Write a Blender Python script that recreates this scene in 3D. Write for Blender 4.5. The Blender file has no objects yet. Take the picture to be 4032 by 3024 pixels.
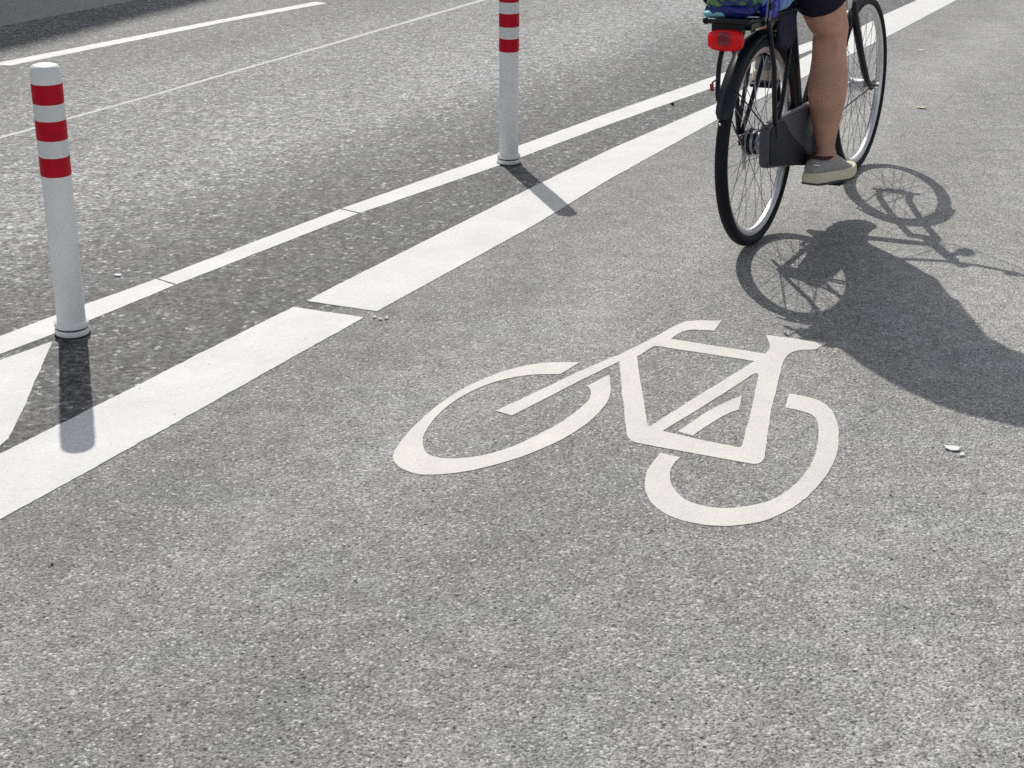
import bpy, bmesh, math, random
from mathutils import Vector, Matrix, Euler, noise
random.seed(7)
R = math.radians
scene = bpy.context.scene
col = scene.collection

# ------------------------------------------------------------------ camera
CAM_H, CAM_TH, CAM_F = 1.4066, 0.3851, 5715.5          # height, pitch below horizon, focal length in photo pixels
cam = bpy.data.cameras.new('camera'); cam_o = bpy.data.objects.new('camera', cam); col.objects.link(cam_o)
cam.sensor_width = 36.0; cam.lens = 36.0 * CAM_F / 4032; cam.clip_end = 2000; cam.clip_start = 0.05
cam_o.location = (0, 0, CAM_H); cam_o.rotation_euler = (math.pi/2 - CAM_TH, 0, 0)
scene.camera = cam_o
PK = 4032/2212
def at(u, v, k=PK, z=0.0):
    """point on the ground (height z) seen at a photo pixel"""
    a = (u*k - 2016)/CAM_F; b = (1512 - v*k)/CAM_F
    d = Vector((a, math.cos(CAM_TH) + b*math.sin(CAM_TH), -math.sin(CAM_TH) + b*math.cos(CAM_TH)))
    t = (z - CAM_H)/d.z
    return Vector((d.x*t, d.y*t))

# ------------------------------------------------------------------ light
SUN_EL, SUN_AZ = R(43.8), math.atan2(-0.270, 0.963)       # azimuth from +Y towards +X
sd = Vector((math.sin(SUN_AZ)*math.cos(SUN_EL), math.cos(SUN_AZ)*math.cos(SUN_EL), math.sin(SUN_EL)))
w = bpy.data.worlds.new('World'); scene.world = w; w.use_nodes = True
nt = w.node_tree; nt.nodes.clear()
sky = nt.nodes.new('ShaderNodeTexSky'); sky.sky_type = 'NISHITA'; sky.sun_disc = False
sky.sun_elevation = SUN_EL; sky.sun_rotation = SUN_AZ; sky.dust_density = 1.5; sky.air_density = 1.0
bg = nt.nodes.new('ShaderNodeBackground'); bg.inputs[1].default_value = 0.125
wo = nt.nodes.new('ShaderNodeOutputWorld')
hs = nt.nodes.new('ShaderNodeHueSaturation'); hs.inputs['Saturation'].default_value = .42
nt.links.new(sky.outputs[0], hs.inputs['Color']); nt.links.new(hs.outputs[0], bg.inputs[0]); nt.links.new(bg.outputs[0], wo.inputs[0])
sl = bpy.data.lights.new('sun', 'SUN'); sl.energy = 3.45; sl.angle = R(0.53); sl.color = (1, 0.965, 0.91)
so = bpy.data.objects.new('sun', sl); col.objects.link(so); so.location = (-6, 20, 20)
so.rotation_euler = sd.to_track_quat('Z', 'Y').to_euler()
vs = scene.view_settings; vs.view_transform = 'Standard'; vs.look = 'None'; vs.gamma = 1; vs.exposure = 0.0
scene.cycles.use_denoising = False

# ------------------------------------------------------------------ materials
def new_mat(name):
    m = bpy.data.materials.new(name); m.use_nodes = True
    return m, m.node_tree, m.node_tree.nodes['Principled BSDF']
class NB:
    """small node builder"""
    def __init__(s, nt): s.nt = nt; s.L = nt.links.new
    def n(s, t, **kw):
        o = s.nt.nodes.new(t)
        for k, v in kw.items(): setattr(o, k, v)
        return o
    def put(s, sock, v):
        if hasattr(v, 'is_linked') or isinstance(v, bpy.types.NodeSocket): s.L(v, sock)
        else: sock.default_value = v
    def math(s, op, a, b=None, clamp=False):
        o = s.n('ShaderNodeMath', operation=op, use_clamp=clamp); s.put(o.inputs[0], a)
        if b is not None: s.put(o.inputs[1], b)
        return o.outputs[0]
    def noise(s, vec, scale, detail=2, rough=0.5, dist=0.0):
        o = s.n('ShaderNodeTexNoise'); s.put(o.inputs['Vector'], vec)
        o.inputs['Scale'].default_value = scale; o.inputs['Detail'].default_value = detail
        o.inputs['Roughness'].default_value = rough; o.inputs['Distortion'].default_value = dist
        return o.outputs[0]
    def voro(s, vec, scale, feature='F1'):
        o = s.n('ShaderNodeTexVoronoi', feature=feature); s.put(o.inputs['Vector'], vec); o.inputs['Scale'].default_value = scale
        return o
    def ramp(s, fac, stops, interp='LINEAR'):
        o = s.n('ShaderNodeValToRGB'); o.color_ramp.interpolation = interp
        e = o.color_ramp.elements
        while len(e) < len(stops): e.new(0.5)
        for x, (p, c) in zip(e, stops):
            x.position = p; x.color = (c, c, c, 1) if isinstance(c, (int, float)) else (*c, 1)
        s.put(o.inputs[0], fac); return o.outputs[0]
    def mix(s, fac, a, b, blend='MIX'):
        o = s.n('ShaderNodeMix', data_type='RGBA', blend_type=blend)
        s.put(o.inputs[0], fac); s.put(o.inputs[6], a if not isinstance(a, tuple) else (*a, 1)[:4]); s.put(o.inputs[7], b if not isinstance(b, tuple) else (*b, 1)[:4])
        return o.outputs[2]
    def mapping(s, vec, rz=0, scale=(1, 1, 1)):
        o = s.n('ShaderNodeMapping'); s.put(o.inputs['Vector'], vec)
        o.inputs['Rotation'].default_value = (0, 0, rz); o.inputs['Scale'].default_value = scale
        return o.outputs[0]

LANE = R(28)                                            # the street's heading, clockwise from +Y
def asphalt(name, tint, base, contrast, cell, rough, bump, streak=0.0, patch=0.12, spec=0.4, fscale=45, track=None, coarse_amt=1.0):
    m, nt, p = new_mat(name); b = NB(nt)
    P = b.n('ShaderNodeTexCoord').outputs['Object']
    v1 = b.voro(P, cell); r1 = b.n('ShaderNodeSeparateColor'); b.L(v1.outputs['Color'], r1.inputs[0])
    stones = b.ramp(r1.outputs[0], [(0, .55), (.14, .80), (.5, .98), (.86, 1.10), (.94, 1.35), (1, 2.3)])
    fine = b.noise(P, fscale, 4, .80)
    fine = b.ramp(fine, [(.32, .06), (.40, .38), (.46, .86), (.55, 1.0), (.62, 1.22), (.72, 2.0)])
    cl = coarse_amt
    coarse = b.ramp(b.noise(P, fscale*.33, 3, .75), [(.34, 1-.48*cl), (.43, 1-.10*cl), (.57, 1+.06*cl), (.68, 1+.40*cl)])
    lump = b.ramp(b.noise(P, 14, 3, .6), [(.30, .86), (.5, 1.0), (.70, 1.14)])
    tone = b.math('MULTIPLY', b.math('MULTIPLY', stones, coarse), b.math('MULTIPLY', fine, lump))
    tone = b.math('POWER', b.math('MAXIMUM', tone, 0.02), contrast)
    big = b.ramp(b.noise(P, .8, 3, .55), [(.3, 1-patch), (.7, 1+patch)])
    mid = b.ramp(b.noise(P, 3.5, 3, .6), [(.3, 1-patch*.7), (.7, 1+patch*.7)])
    tone = b.math('MULTIPLY', tone, b.math('MULTIPLY', big, mid))
    if streak:
        Q = b.mapping(P, LANE, (1.0, 0.05, 1))
        st = b.ramp(b.noise(Q, 1.9, 4, .6), [(.32, 1-streak), (.5, 1.0), (.68, 1+streak)])
        tone = b.math('MULTIPLY', tone, st)
    if track:
        # polish across the traffic lane: dull by the lines, bright in the wheel track
        dp = b.n('ShaderNodeVectorMath', operation='DOT_PRODUCT'); b.L(P, dp.inputs[0]); dp.inputs[1].default_value = (-math.cos(LANE), math.sin(LANE), 0)
        wob = b.math('MULTIPLY', b.math('SUBTRACT', b.noise(P, .9, 3, .6), .5), .55)
        qa, qb = track[0][0], track[-1][0]
        q = b.math('DIVIDE', b.math('SUBTRACT', b.math('ADD', dp.outputs['Value'], wob), qa), qb-qa, clamp=True)
        tr = b.ramp(q, [((x-qa)/(qb-qa), y/2) for x, y in track])
        tone = b.math('MULTIPLY', tone, b.math('MULTIPLY', tr, 2.0))
    # sparse pale chips and dark pits
    v2 = b.voro(P, 38); r2 = b.n('ShaderNodeSeparateColor'); b.L(v2.outputs['Color'], r2.inputs[0])
    chip = b.math('MULTIPLY', b.math('GREATER_THAN', r2.outputs[1], .965), b.math('LESS_THAN', v2.outputs['Distance'], .11))
    pit = b.math('MULTIPLY', b.math('LESS_THAN', r2.outputs[2], .06), b.math('LESS_THAN', v2.outputs['Distance'], .14))
    tone = b.math('ADD', tone, b.math('MULTIPLY', chip, 1.5))
    tone = b.math('MULTIPLY', tone, b.math('SUBTRACT', 1.0, b.math('MULTIPLY', pit, .8)))
    val = b.math('MINIMUM', b.math('MULTIPLY', tone, base), .62)
    hue = b.ramp(b.noise(P, 4.0, 3, .6), [(.35, 0.0), (.65, 1.0)])
    tc = b.mix(hue, tuple(t*q for t, q in zip(tint, (1.035, 1.0, .955))), tuple(t*q for t, q in zip(tint, (.985, 1.0, .99))))
    c = b.n('ShaderNodeMix', data_type='RGBA', blend_type='MULTIPLY'); c.inputs[0].default_value = 1
    b.L(tc, c.inputs[6]); cc = b.n('ShaderNodeCombineColor')
    for i in range(3): b.L(val, cc.inputs[i])
    b.L(cc.outputs[0], c.inputs[7]); b.L(c.outputs[2], p.inputs['Base Color'])
    p.inputs['Roughness'].default_value = rough
    p.inputs['Specular IOR Level'].default_value = spec
    hgt = b.math('ADD', b.math('MULTIPLY', b.math('SUBTRACT', 1.0, v1.outputs['Distance']), .5), b.math('MULTIPLY', b.noise(P, cell*.4, 5, .7), 1.2))
    bm_ = b.n('ShaderNodeBump'); bm_.inputs['Strength'].default_value = bump; bm_.inputs['Distance'].default_value = .006
    b.L(hgt, bm_.inputs['Height']); b.L(bm_.outputs[0], p.inputs['Normal'])
    return m

def paint_mat(name, color, worn=.5, spec=.35):
    m, nt, p = new_mat(name); b = NB(nt)
    P = b.n('ShaderNodeTexCoord').outputs['Object']
    v = b.noise(P, 75, 5, .8); big = b.noise(P, 5, 4, .65)
    tone = b.math('ADD', b.math('MULTIPLY', b.math('SUBTRACT', v, .5), 1.3), b.math('MULTIPLY', b.math('SUBTRACT', big, .5), 1.6))
    f = b.math('ADD', .5, b.math('MULTIPLY', tone, 1.0), clamp=True)
    lo = tuple(c*.84 for c in color); hi = tuple(min(.86, c*1.08) for c in color)
    c1 = b.mix(f, lo, hi)
    wear = b.math('MULTIPLY', b.ramp(b.noise(P, 130, 5, .75), [(.58, 0.0), (.68, 1.0)]), b.ramp(b.noise(P, 2.2, 3, .6), [(.42, 0.0), (.68, worn)]))
    v2 = b.voro(P, 30); r2 = b.n('ShaderNodeSeparateColor'); b.L(v2.outputs['Color'], r2.inputs[0])
    dot = b.math('MULTIPLY', b.math('GREATER_THAN', r2.outputs[1], .94), b.math('LESS_THAN', v2.outputs['Distance'], .13))
    c2 = b.mix(b.math('MAXIMUM', wear, b.math('MULTIPLY', dot, .55)), c1, (.22, .215, .21))
    b.L(c2, p.inputs['Base Color']); p.inputs['Roughness'].default_value = .62; p.inputs['Specular IOR Level'].default_value = spec
    bm_ = b.n('ShaderNodeBump'); bm_.inputs['Strength'].default_value = .5; bm_.inputs['Distance'].default_value = .004
    b.L(b.noise(P, 120, 5, .7), bm_.inputs['Height']); b.L(bm_.outputs[0], p.inputs['Normal'])
    return m

def simple(name, color, rough=.5, metal=0.0, var=.12, scale=18, spec=.5, bump=0.0, bscale=200, coat=0.0, sss=0.0):
    m, nt, p = new_mat(name); b = NB(nt)
    P = b.n('ShaderNodeTexCoord').outputs['Object']
    f = b.noise(P, scale, 4, .6)
    c = b.mix(b.ramp(f, [(.3, 0.0), (.7, 1.0)]), tuple(x*(1-var) for x in color), tuple(min(1, x*(1+var)) for x in color))
    b.L(c, p.inputs['Base Color'])
    p.inputs['Roughness'].default_value = rough; p.inputs['Metallic'].default_value = metal
    p.inputs['Specular IOR Level'].default_value = spec
    p.inputs['Coat Weight'].default_value = coat
    if sss:
        p.inputs['Subsurface Weight'].default_value = sss; p.inputs['Subsurface Radius'].default_value = (.012, .005, .003); p.inputs['Subsurface Scale'].default_value = 1.0
    if bump:
        bm_ = b.n('ShaderNodeBump'); bm_.inputs['Strength'].default_value = bump; bm_.inputs['Distance'].default_value = .002
        b.L(b.noise(P, bscale, 4, .6), bm_.inputs['Height']); b.L(bm_.outputs[0], p.inputs['Normal'])
    return m

M = {}
M['road'] = asphalt('road_asphalt', (.985, 1.0, 1.0), .255, 1.65, 80, .62, .95, streak=.10, patch=.08, spec=.32, fscale=52,
    track=[(2.0, .47), (3.02, .49), (3.42, .74), (3.85, 1.30), (4.25, 1.22), (4.65, 1.0), (5.45, 1.02), (5.85, .68), (6.4, .62), (7.5, .8)])
M['lane'] = asphalt('lane_asphalt', (1.0, .988, .957), .355, 1.15, 190, .64, .75, streak=.12, patch=.11, spec=.4, fscale=165, coarse_amt=.5,
    track=[(-1.5, 1.08), (0.2, 1.14), (.5, 1.10), (.95, .98), (1.3, .86), (1.45, .92), (1.68, 1.10), (1.85, .98), (2.0, .82), (2.5, .76)])
M['far'] = asphalt('far_pavement', (1.0, .99, .96), .33, .35, 150, .7, .2, patch=.05)
M['paint'] = paint_mat('road_paint', (.735, .73, .70), .7)
M['thermo'] = paint_mat('symbol_paint', (.735, .71, .65), .5)
M['seam'] = paint_mat('seam_sealing', (.52, .52, .51), .9)
M['white_plastic'] = simple('white_plastic', (.90, .895, .875), .42, var=.05, scale=9, bump=.05, bscale=40)
M['white_foil'] = simple('white_reflective_foil', (.80, .805, .80), .35, var=.03, scale=60)
M['red_foil'] = simple('red_reflective_foil', (.55, .003, .020), .42, var=.12, scale=40, spec=.2)
M['groove'] = simple('black_rubber_ring', (.012, .012, .013), .7)
M['rubber'] = simple('tyre_rubber', (.010, .011, .016), .62, var=.35, scale=60, bump=.4, bscale=160, spec=.22)
M['black_metal'] = simple('black_painted_metal', (.007, .009, .015), .34, var=.2, spec=.3, coat=.15)
M['black_plastic'] = simple('black_plastic', (.009, .011, .018), .5, var=.25, spec=.25)
M['fender'] = simple('fender_plastic', (.011, .015, .022), .36, var=.3, scale=12, spec=.35)
M['case'] = simple('chain_case_plastic', (.065, .068, .082), .45, var=.2, scale=14)
M['painted_sheen'] = simple('grey_painted_sheen', (.22, .225, .23), .4, var=.12)  # lighter grey that paints in the sky's reflection on the chain case
M['alu'] = simple('brushed_aluminium', (.72, .72, .74), .34, metal=1.0, var=.12, scale=40)
M['hub'] = simple('hub_shell', (.34, .35, .37), .38, metal=1.0, var=.2, scale=50)
M['spoke'] = simple('spoke_steel', (.42, .42, .44), .35, metal=1.0, var=.2)
M['red_lens'] = simple('red_lens', (.92, .004, .010), .3, var=.10, scale=30, spec=.3, coat=.15, sss=.95)
M['red_lens'].node_tree.nodes['Principled BSDF'].inputs['Subsurface Radius'].default_value = (.05, .004, .004)
M['red_dark'] = simple('red_lens_centre', (.24, .003, .02), .2, var=.15, scale=30, coat=.6)
M['skin'] = simple('skin', (.64, .34, .235), .5, var=.18, scale=11, spec=.35, bump=.12, bscale=120, sss=.12)
M['shorts'] = simple('navy_cloth', (.006, .007, .020), .85, var=.3, scale=30, bump=.3, bscale=300)
M['shirt'] = simple('grey_blue_cloth', (.10, .13, .20), .85, var=.15, scale=30, bump=.3, bscale=300)
M['shoe'] = simple('grey_knit', (.37, .355, .335), .8, var=.16, scale=60, bump=.5, bscale=260)
M['sole'] = simple('beige_foam', (.76, .68, .50), .75, var=.12, scale=50)
M['outsole'] = simple('dark_outsole', (.07, .07, .075), .8, var=.2)
M['liner'] = simple('dark_shoe_lining', (.06, .012, .012), .85)
M['hair'] = simple('brown_hair', (.06, .035, .02), .6, var=.3, scale=90)
M['eye'] = simple('eye_white', (.75, .74, .72), .2)
M['lip'] = simple('lips', (.42, .17, .14), .5)
M['leather'] = simple('black_leather', (.02, .02, .02), .5)
M['strap'] = simple('grey_webbing', (.20, .21, .23), .8, var=.2, bump=.3)
M['leaf'] = simple('dry_leaf', (.62, .60, .38), .7)
M['scrap'] = simple('white_scrap', (.82, .82, .80), .7)
M['stone'] = simple('dark_pebble', (.02, .02, .02), .7)
M['wall'] = simple('pale_render', (.42, .40, .37), .9, var=.08, scale=2)
M['roof'] = simple('roof_tile', (.20, .09, .06), .8)
M['glass'] = simple('window_glass', (.05, .06, .07), .08)
M['wframe'] = simple('window_frame', (.6, .6, .58), .5)

def bag_mat(name, cols, scale, stops):
    m, nt, p = new_mat(name); b = NB(nt)
    P = b.n('ShaderNodeTexCoord').outputs['Object']
    f = b.noise(P, scale, 2, .5, 1.2)
    o = b.ramp(f, list(zip(stops, cols)), 'EASE'); b.L(o, p.inputs['Base Color'])
    p.inputs['Roughness'].default_value = .55
    bm_ = b.n('ShaderNodeBump'); bm_.inputs['Strength'].default_value = .5; bm_.inputs['Distance'].default_value = .006
    b.L(b.noise(P, 30, 4, .6), bm_.inputs['Height']); b.L(bm_.outputs[0], p.inputs['Normal'])
    return m
M['bag_blue'] = bag_mat('blue_print_cloth', [(.05, .12, .42), (.16, .32, .80), (.34, .55, .88), (.26, .50, .62), (.55, .66, .84)], 14, [.25, .42, .5, .6, .75])
M['bag_green'] = bag_mat('green_leaf_print_cloth', [(.012, .02, .09), (.02, .06, .16), (.13, .27, .07), (.20, .36, .12), (.05, .12, .05)], 11, [.30, .42, .47, .60, .72])
M['bag_dark'] = simple('dark_navy_cloth', (.006, .008, .045), .7, var=.4, scale=20, bump=.5, bscale=40)
M['bag_shine'] = simple('glossy_blue_film', (.02, .05, .55), .22, var=.4, scale=30, bump=.6, bscale=50)
M['bag_cyan'] = simple('cyan_cloth', (.25, .62, .68), .6, var=.2)
M['bag_navy'] = simple('navy_nylon', (.012, .02, .20), .35, var=.4, scale=20, bump=.5, bscale=40)

# ------------------------------------------------------------------ mesh helpers
BASE = {}
class MB:
    def __init__(s): s.v = []; s.f = []
    def add(s, vs, fs):
        o = len(s.v); s.v += [tuple(v) for v in vs]; s.f += [tuple(i+o for i in f) for f in fs]; return s
    def tube(s, pts, rad, n=12, ref=None, cap=True, round_ends=False):
        """sweep; rad is a number, a list of numbers or a list of (a, b) ellipse radii (b along ref)"""
        pts = [Vector(p) for p in pts]; k = len(pts)
        if not isinstance(rad, (list, tuple)): rad = [rad]*k
        rad = [(r, r) if not isinstance(r, (list, tuple)) else r for r in rad]
        T = []
        for i in range(k):
            t = (pts[min(i+1, k-1)] - pts[max(i-1, 0)])
            T.append(t.normalized() if t.length > 1e-9 else Vector((0, 0, 1)))
        if ref is None:
            ref = Vector((0, 0, 1)) if abs(T[0].z) < .9 else Vector((1, 0, 0))
        rv = Vector(ref); vs = []; fs = []
        for i in range(k):
            bq = rv - T[i]*rv.dot(T[i])
            if bq.length < 1e-6: bq = T[i].orthogonal()
            bq.normalize(); a = T[i].cross(bq)
            if ref is not None: rv = bq if len(pts) > 2 and False else rv
            for j in range(n):
                q = 2*math.pi*j/n
                vs.append(pts[i] + a*math.cos(q)*rad[i][0] + bq*math.sin(q)*rad[i][1])
        for i in range(k-1):
            for j in range(n):
                fs.append((i*n+j, i*n+(j+1) % n, (i+1)*n+(j+1) % n, (i+1)*n+j))
        if cap:
            fs.append(tuple(range(n-1, -1, -1))); fs.append(tuple((k-1)*n+j for j in range(n)))
        return s.add(vs, fs)
    def ptube(s, pts, r, n=10, closed=False):
        """parallel transport tube, constant or list radius"""
        pts = [Vector(p) for p in pts]; k = len(pts)
        rr = r if isinstance(r, list) else [r]*k
        def tan(i):
            if closed: return (pts[(i+1) % k] - pts[i-1]).normalized()
            return (pts[min(i+1, k-1)] - pts[max(i-1, 0)]).normalized()
        b = tan(0).orthogonal().normalized(); vs = []; fs = []
        for i in range(k):
            t = tan(i); b = (b - t*b.dot(t)).normalized(); a = t.cross(b)
            for j in range(n):
                q = 2*math.pi*j/n; vs.append(pts[i] + (a*math.cos(q) + b*math.sin(q))*rr[i])
        for i in range(k if closed else k-1):
            for j in range(n):
                i2 = (i+1) % k
                fs.append((i*n+j, i*n+(j+1) % n, i2*n+(j+1) % n, i2*n+j))
        if not closed:
            fs.append(tuple(range(n-1, -1, -1))); fs.append(tuple((k-1)*n+j for j in range(n)))
        return s.add(vs, fs)
    def box(s, c, size, rot=None):
        c = Vector(c); h = [x/2 for x in size]
        vs = [Vector((sx*h[0], sy*h[1], sz*h[2])) for sx in (-1, 1) for sy in (-1, 1) for sz in (-1, 1)]
        if rot: m = Euler(rot).to_matrix(); vs = [m @ v for v in vs]
        return s.add([c+v for v in vs], [(0, 1, 3, 2), (4, 6, 7, 5), (0, 4, 5, 1), (2, 3, 7, 6), (0, 2, 6, 4), (1, 5, 7, 3)])
    def lathe(s, prof, c=(0, 0, 0), axis='Z', n=48, closed=False):
        """prof: (radius, height)"""
        c = Vector(c); k = len(prof); vs = []; fs = []
        for r, hgt in prof:
            for j in range(n):
                q = 2*math.pi*j/n; x, y = r*math.cos(q), r*math.sin(q)
                vs.append(c + (Vector((x, y, hgt)) if axis == 'Z' else Vector((x, hgt, y))))
        for i in range(k if closed else k-1):
            i2 = (i+1) % k
            for j in range(n): fs.append((i*n+j, i*n+(j+1) % n, i2*n+(j+1) % n, i2*n+j))
        if not closed:
            fs.append(tuple(range(n-1, -1, -1))); fs.append(tuple((k-1)*n+j for j in range(n)))
        return s.add(vs, fs)
    def ell(s, c, r, n=20, m=12, rot=None):
        c = Vector(c); vs = []; fs = []
        mt = Euler(rot).to_matrix() if rot else Matrix.Identity(3)
        for i in range(1, m):
            t = math.pi*i/m
            for j in range(n):
                q = 2*math.pi*j/n
                vs.append(c + mt @ Vector((r[0]*math.sin(t)*math.cos(q), r[1]*math.sin(t)*math.sin(q), r[2]*math.cos(t))))
        for i in range(m-2):
            for j in range(n): fs.append((i*n+j, (i+1)*n+j, (i+1)*n+(j+1) % n, i*n+(j+1) % n))
        vs.append(c + mt @ Vector((0, 0, r[2]))); vs.append(c + mt @ Vector((0, 0, -r[2]))); T_, B_ = len(vs)-2, len(vs)-1
        for j in range(n):
            fs.append((T_, j, (j+1) % n)); fs.append((B_, (m-2)*n+(j+1) % n, (m-2)*n+j))
        return s.add(vs, fs)
    def prism(s, poly, z0, z1):
        """poly in XY, extruded in Z"""
        n = len(poly)
        vs = [Vector((p[0], p[1], z0)) for p in poly] + [Vector((p[0], p[1], z1)) for p in poly]
        fs = [tuple(range(n-1, -1, -1)), tuple(range(n, 2*n))] + [(i, (i+1) % n, n+(i+1) % n, n+i) for i in range(n)]
        return s.add(vs, fs)
    def build(s, name, mat, parent=None, smooth=True, bevel=0, seg=2, sub=0, angle=40, remesh=0, smooth_it=0):
        off = BASE.get(parent.name, Vector()) if parent else Vector()
        me = bpy.data.meshes.new(name)
        me.from_pydata([Vector(v) - off for v in s.v], [], s.f); me.update()
        bm = bmesh.new(); bm.from_mesh(me); bmesh.ops.recalc_face_normals(bm, faces=bm.faces); bm.to_mesh(me); bm.free()
        o = bpy.data.objects.new(name, me); col.objects.link(o)
        if bevel:
            b = o.modifiers.new('bevel', 'BEVEL'); b.width = bevel; b.segments = seg; b.limit_method = 'ANGLE'; b.angle_limit = R(35)
        if remesh:
            r_ = o.modifiers.new('remesh', 'REMESH'); r_.mode = 'VOXEL'; r_.voxel_size = remesh; r_.use_smooth_shade = True
        if smooth_it:
            q = o.modifiers.new('smooth', 'SMOOTH'); q.factor = .5; q.iterations = smooth_it
        if sub:
            q = o.modifiers.new('sub', 'SUBSURF'); q.levels = sub; q.render_levels = sub
        if bevel or remesh or smooth_it or sub:
            dg = bpy.context.evaluated_depsgraph_get(); dg.update()
            me2 = bpy.data.meshes.new_from_object(o.evaluated_get(dg)); o.modifiers.clear(); o.data = me2; bpy.data.meshes.remove(me); me = me2; me.name = name
        if smooth:
            for pl in me.polygons: pl.use_smooth = True
            if not remesh: me.set_sharp_from_angle(angle=R(angle))
        me.materials.clear(); me.materials.append(mat)
        if parent: o.parent = parent
        if parent and parent.name in BASE: BASE[o.name] = off        # sub-parts share the base
        return o

def tag(o, label=None, cat=None, group=None, kind=None):
    if label: o['label'] = label
    if cat: o['category'] = cat
    if group: o['group'] = group
    if kind: o['kind'] = kind
    return o
def empty(name, label, cat, base=(0, 0, 0), mat=None, group=None):
    o = bpy.data.objects.new(name, None); col.objects.link(o); o.empty_display_size = .1
    b = Vector(base); BASE[o.name] = b
    o.matrix_world = (mat or Matrix.Identity(4)) @ Matrix.Translation(b)
    return tag(o, label, cat, group)

def spline(pts, per=8, closed=False):
    """Catmull-Rom through 2D/3D points"""
    P = [Vector(p) for p in pts]; n = len(P); out = []
    for i in range(n if closed else n-1):
        if closed: a, b, c, d = P[i-1], P[i], P[(i+1) % n], P[(i+2) % n]
        else: a, b, c, d = P[max(i-1, 0)], P[i], P[i+1], P[min(i+2, n-1)]
        for k in range(per):
            t = k/per
            out.append(.5*((2*b) + (c-a)*t + (2*a-5*b+4*c-d)*t*t + (3*b-a-3*c+d)*t**3))
    if not closed: out.append(P[-1])
    return out

def rough_outline(pts, step=.012, amp=.0016, seed=0):
    """resample a closed outline and let its edge waver as hand-laid paint does"""
    out = []; n = len(pts)
    for i in range(n):
        a, b = Vector(pts[i]), Vector(pts[(i+1) % n]); d = (b-a).length; m = max(1, int(d/step))
        nn = Vector((-(b-a).y, (b-a).x)).normalized() if d > 1e-9 else Vector((0, 0))
        for k in range(m):
            p = a.lerp(b, k/m); q = Vector((p.x*90+seed, p.y*90, seed*.37)); q2 = Vector((p.x*14+seed, p.y*14, 3.1))
            out.append(p + nn*(noise.noise(q)*amp + noise.noise(q2)*amp*1.2))
    return out

def flat(name, outlines, mat, z, thick=.0015, label=None, cat=None, kind=None, group=None, holes=()):
    """thin painted sheet from closed ground outlines; holes are cut by the even-odd rule"""
    cu = bpy.data.curves.new(name, 'CURVE'); cu.dimensions = '2D'; cu.fill_mode = 'BOTH'; cu.extrude = (thick+.004)/2
    for ol in list(outlines) + list(holes):
        sp = cu.splines.new('POLY'); sp.points.add(len(ol)-1); sp.use_cyclic_u = True
        for q, p in zip(sp.points, ol): q.co = (p[0], p[1], 0, 1)
    tmp = bpy.data.objects.new(name, cu); col.objects.link(tmp)
    dg = bpy.context.evaluated_depsgraph_get(); dg.update()
    me = bpy.data.meshes.new_from_object(tmp.evaluated_get(dg)); bpy.data.objects.remove(tmp); bpy.data.curves.remove(cu)
    me.name = name; me.materials.clear(); me.materials.append(mat)
    o = bpy.data.objects.new(name, me); col.objects.link(o); o.location.z = z + thick - (thick+.004)/2
    return tag(o, label, cat, group, kind)

# ------------------------------------------------------------------ ground
def sheet(name, poly, z, mat, label=None):
    me = bpy.data.meshes.new(name); me.from_pydata([(p[0], p[1], z) for p in poly], [], [tuple(range(len(poly)))])
    me.materials.append(mat); o = bpy.data.objects.new(name, me); col.objects.link(o)
    return tag(o, label, kind='structure')
sheet('road', [(-500, -300), (500, -300), (500, 900), (-500, 900)], 0, M['road'], 'coarse grey asphalt of the traffic lanes')

# wide white line: measured edge points of its two pieces
W1_top = [(-240, 1095), (0, 983), (320.7, 822.8), (439, 762), (634, 664.5)]
W1_bot = [(787, 687.7), (543, 823), (439, 882.5), (0, 1124.5), (-240, 1255)]
W2_top = [(663, 652), (713, 625), (1133.8, 413.8), (1316.6, 324.4), (1545, 226), (1907.5, 33.9), (1982.7, 0)]
W2_bot = [(2067.8, 0), (1914.8, 81), (1560, 254), (1316.6, 388.5), (1152, 489), (814.5, 674)]
A = lambda l: [at(*p) for p in l]
w2t, w2b = A(W2_top), A(W2_bot)
d_far = (w2t[-1]-w2t[-3]).normalized()
w2 = w2t + [w2t[-1] + d_far*9, w2b[0] + d_far*9] + w2b
w1 = A(W1_top) + A(W1_bot)
# the cycle lane's own finer surfacing starts under the wide line
mid = [(a+b)/2 for a, b in zip(A([(-240, 1095), (320.7, 822.8), (634, 664.5)]), A([(-240, 1255), (439, 900), (787, 687.7)]))]
mid += [(a+b)/2 for a, b in zip(A([(1133.8, 413.8), (1907.5, 33.9)]), A([(1152, 489), (1914.8, 81)]))]
dn = (mid[0]-mid[1]).normalized(); df = (mid[-1]-mid[-2]).normalized()
lane_poly = [mid[0]+dn*30] + mid + [mid[-1]+df*60, mid[-1]+df*60+Vector((25, -12)), mid[0]+dn*30+Vector((25, -12))]
sheet('bike_lane', lane_poly, .0012, M['lane'], 'fine warm grey asphalt of the cycle lane')
# far strip of smoother surfacing beyond the traffic lane
fa, fb = at(0, 105, 1), at(540, 0, 1); fd = (fb-fa).normalized(); fn = Vector((-fd.y, fd.x))
sheet('far_pavement', [fa-fd*12, fa+fd*40, fa+fd*40+fn*2.2, fa-fd*12+fn*2.2], .0008, M['far'], 'smooth grey strip beyond the traffic lanes')

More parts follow.
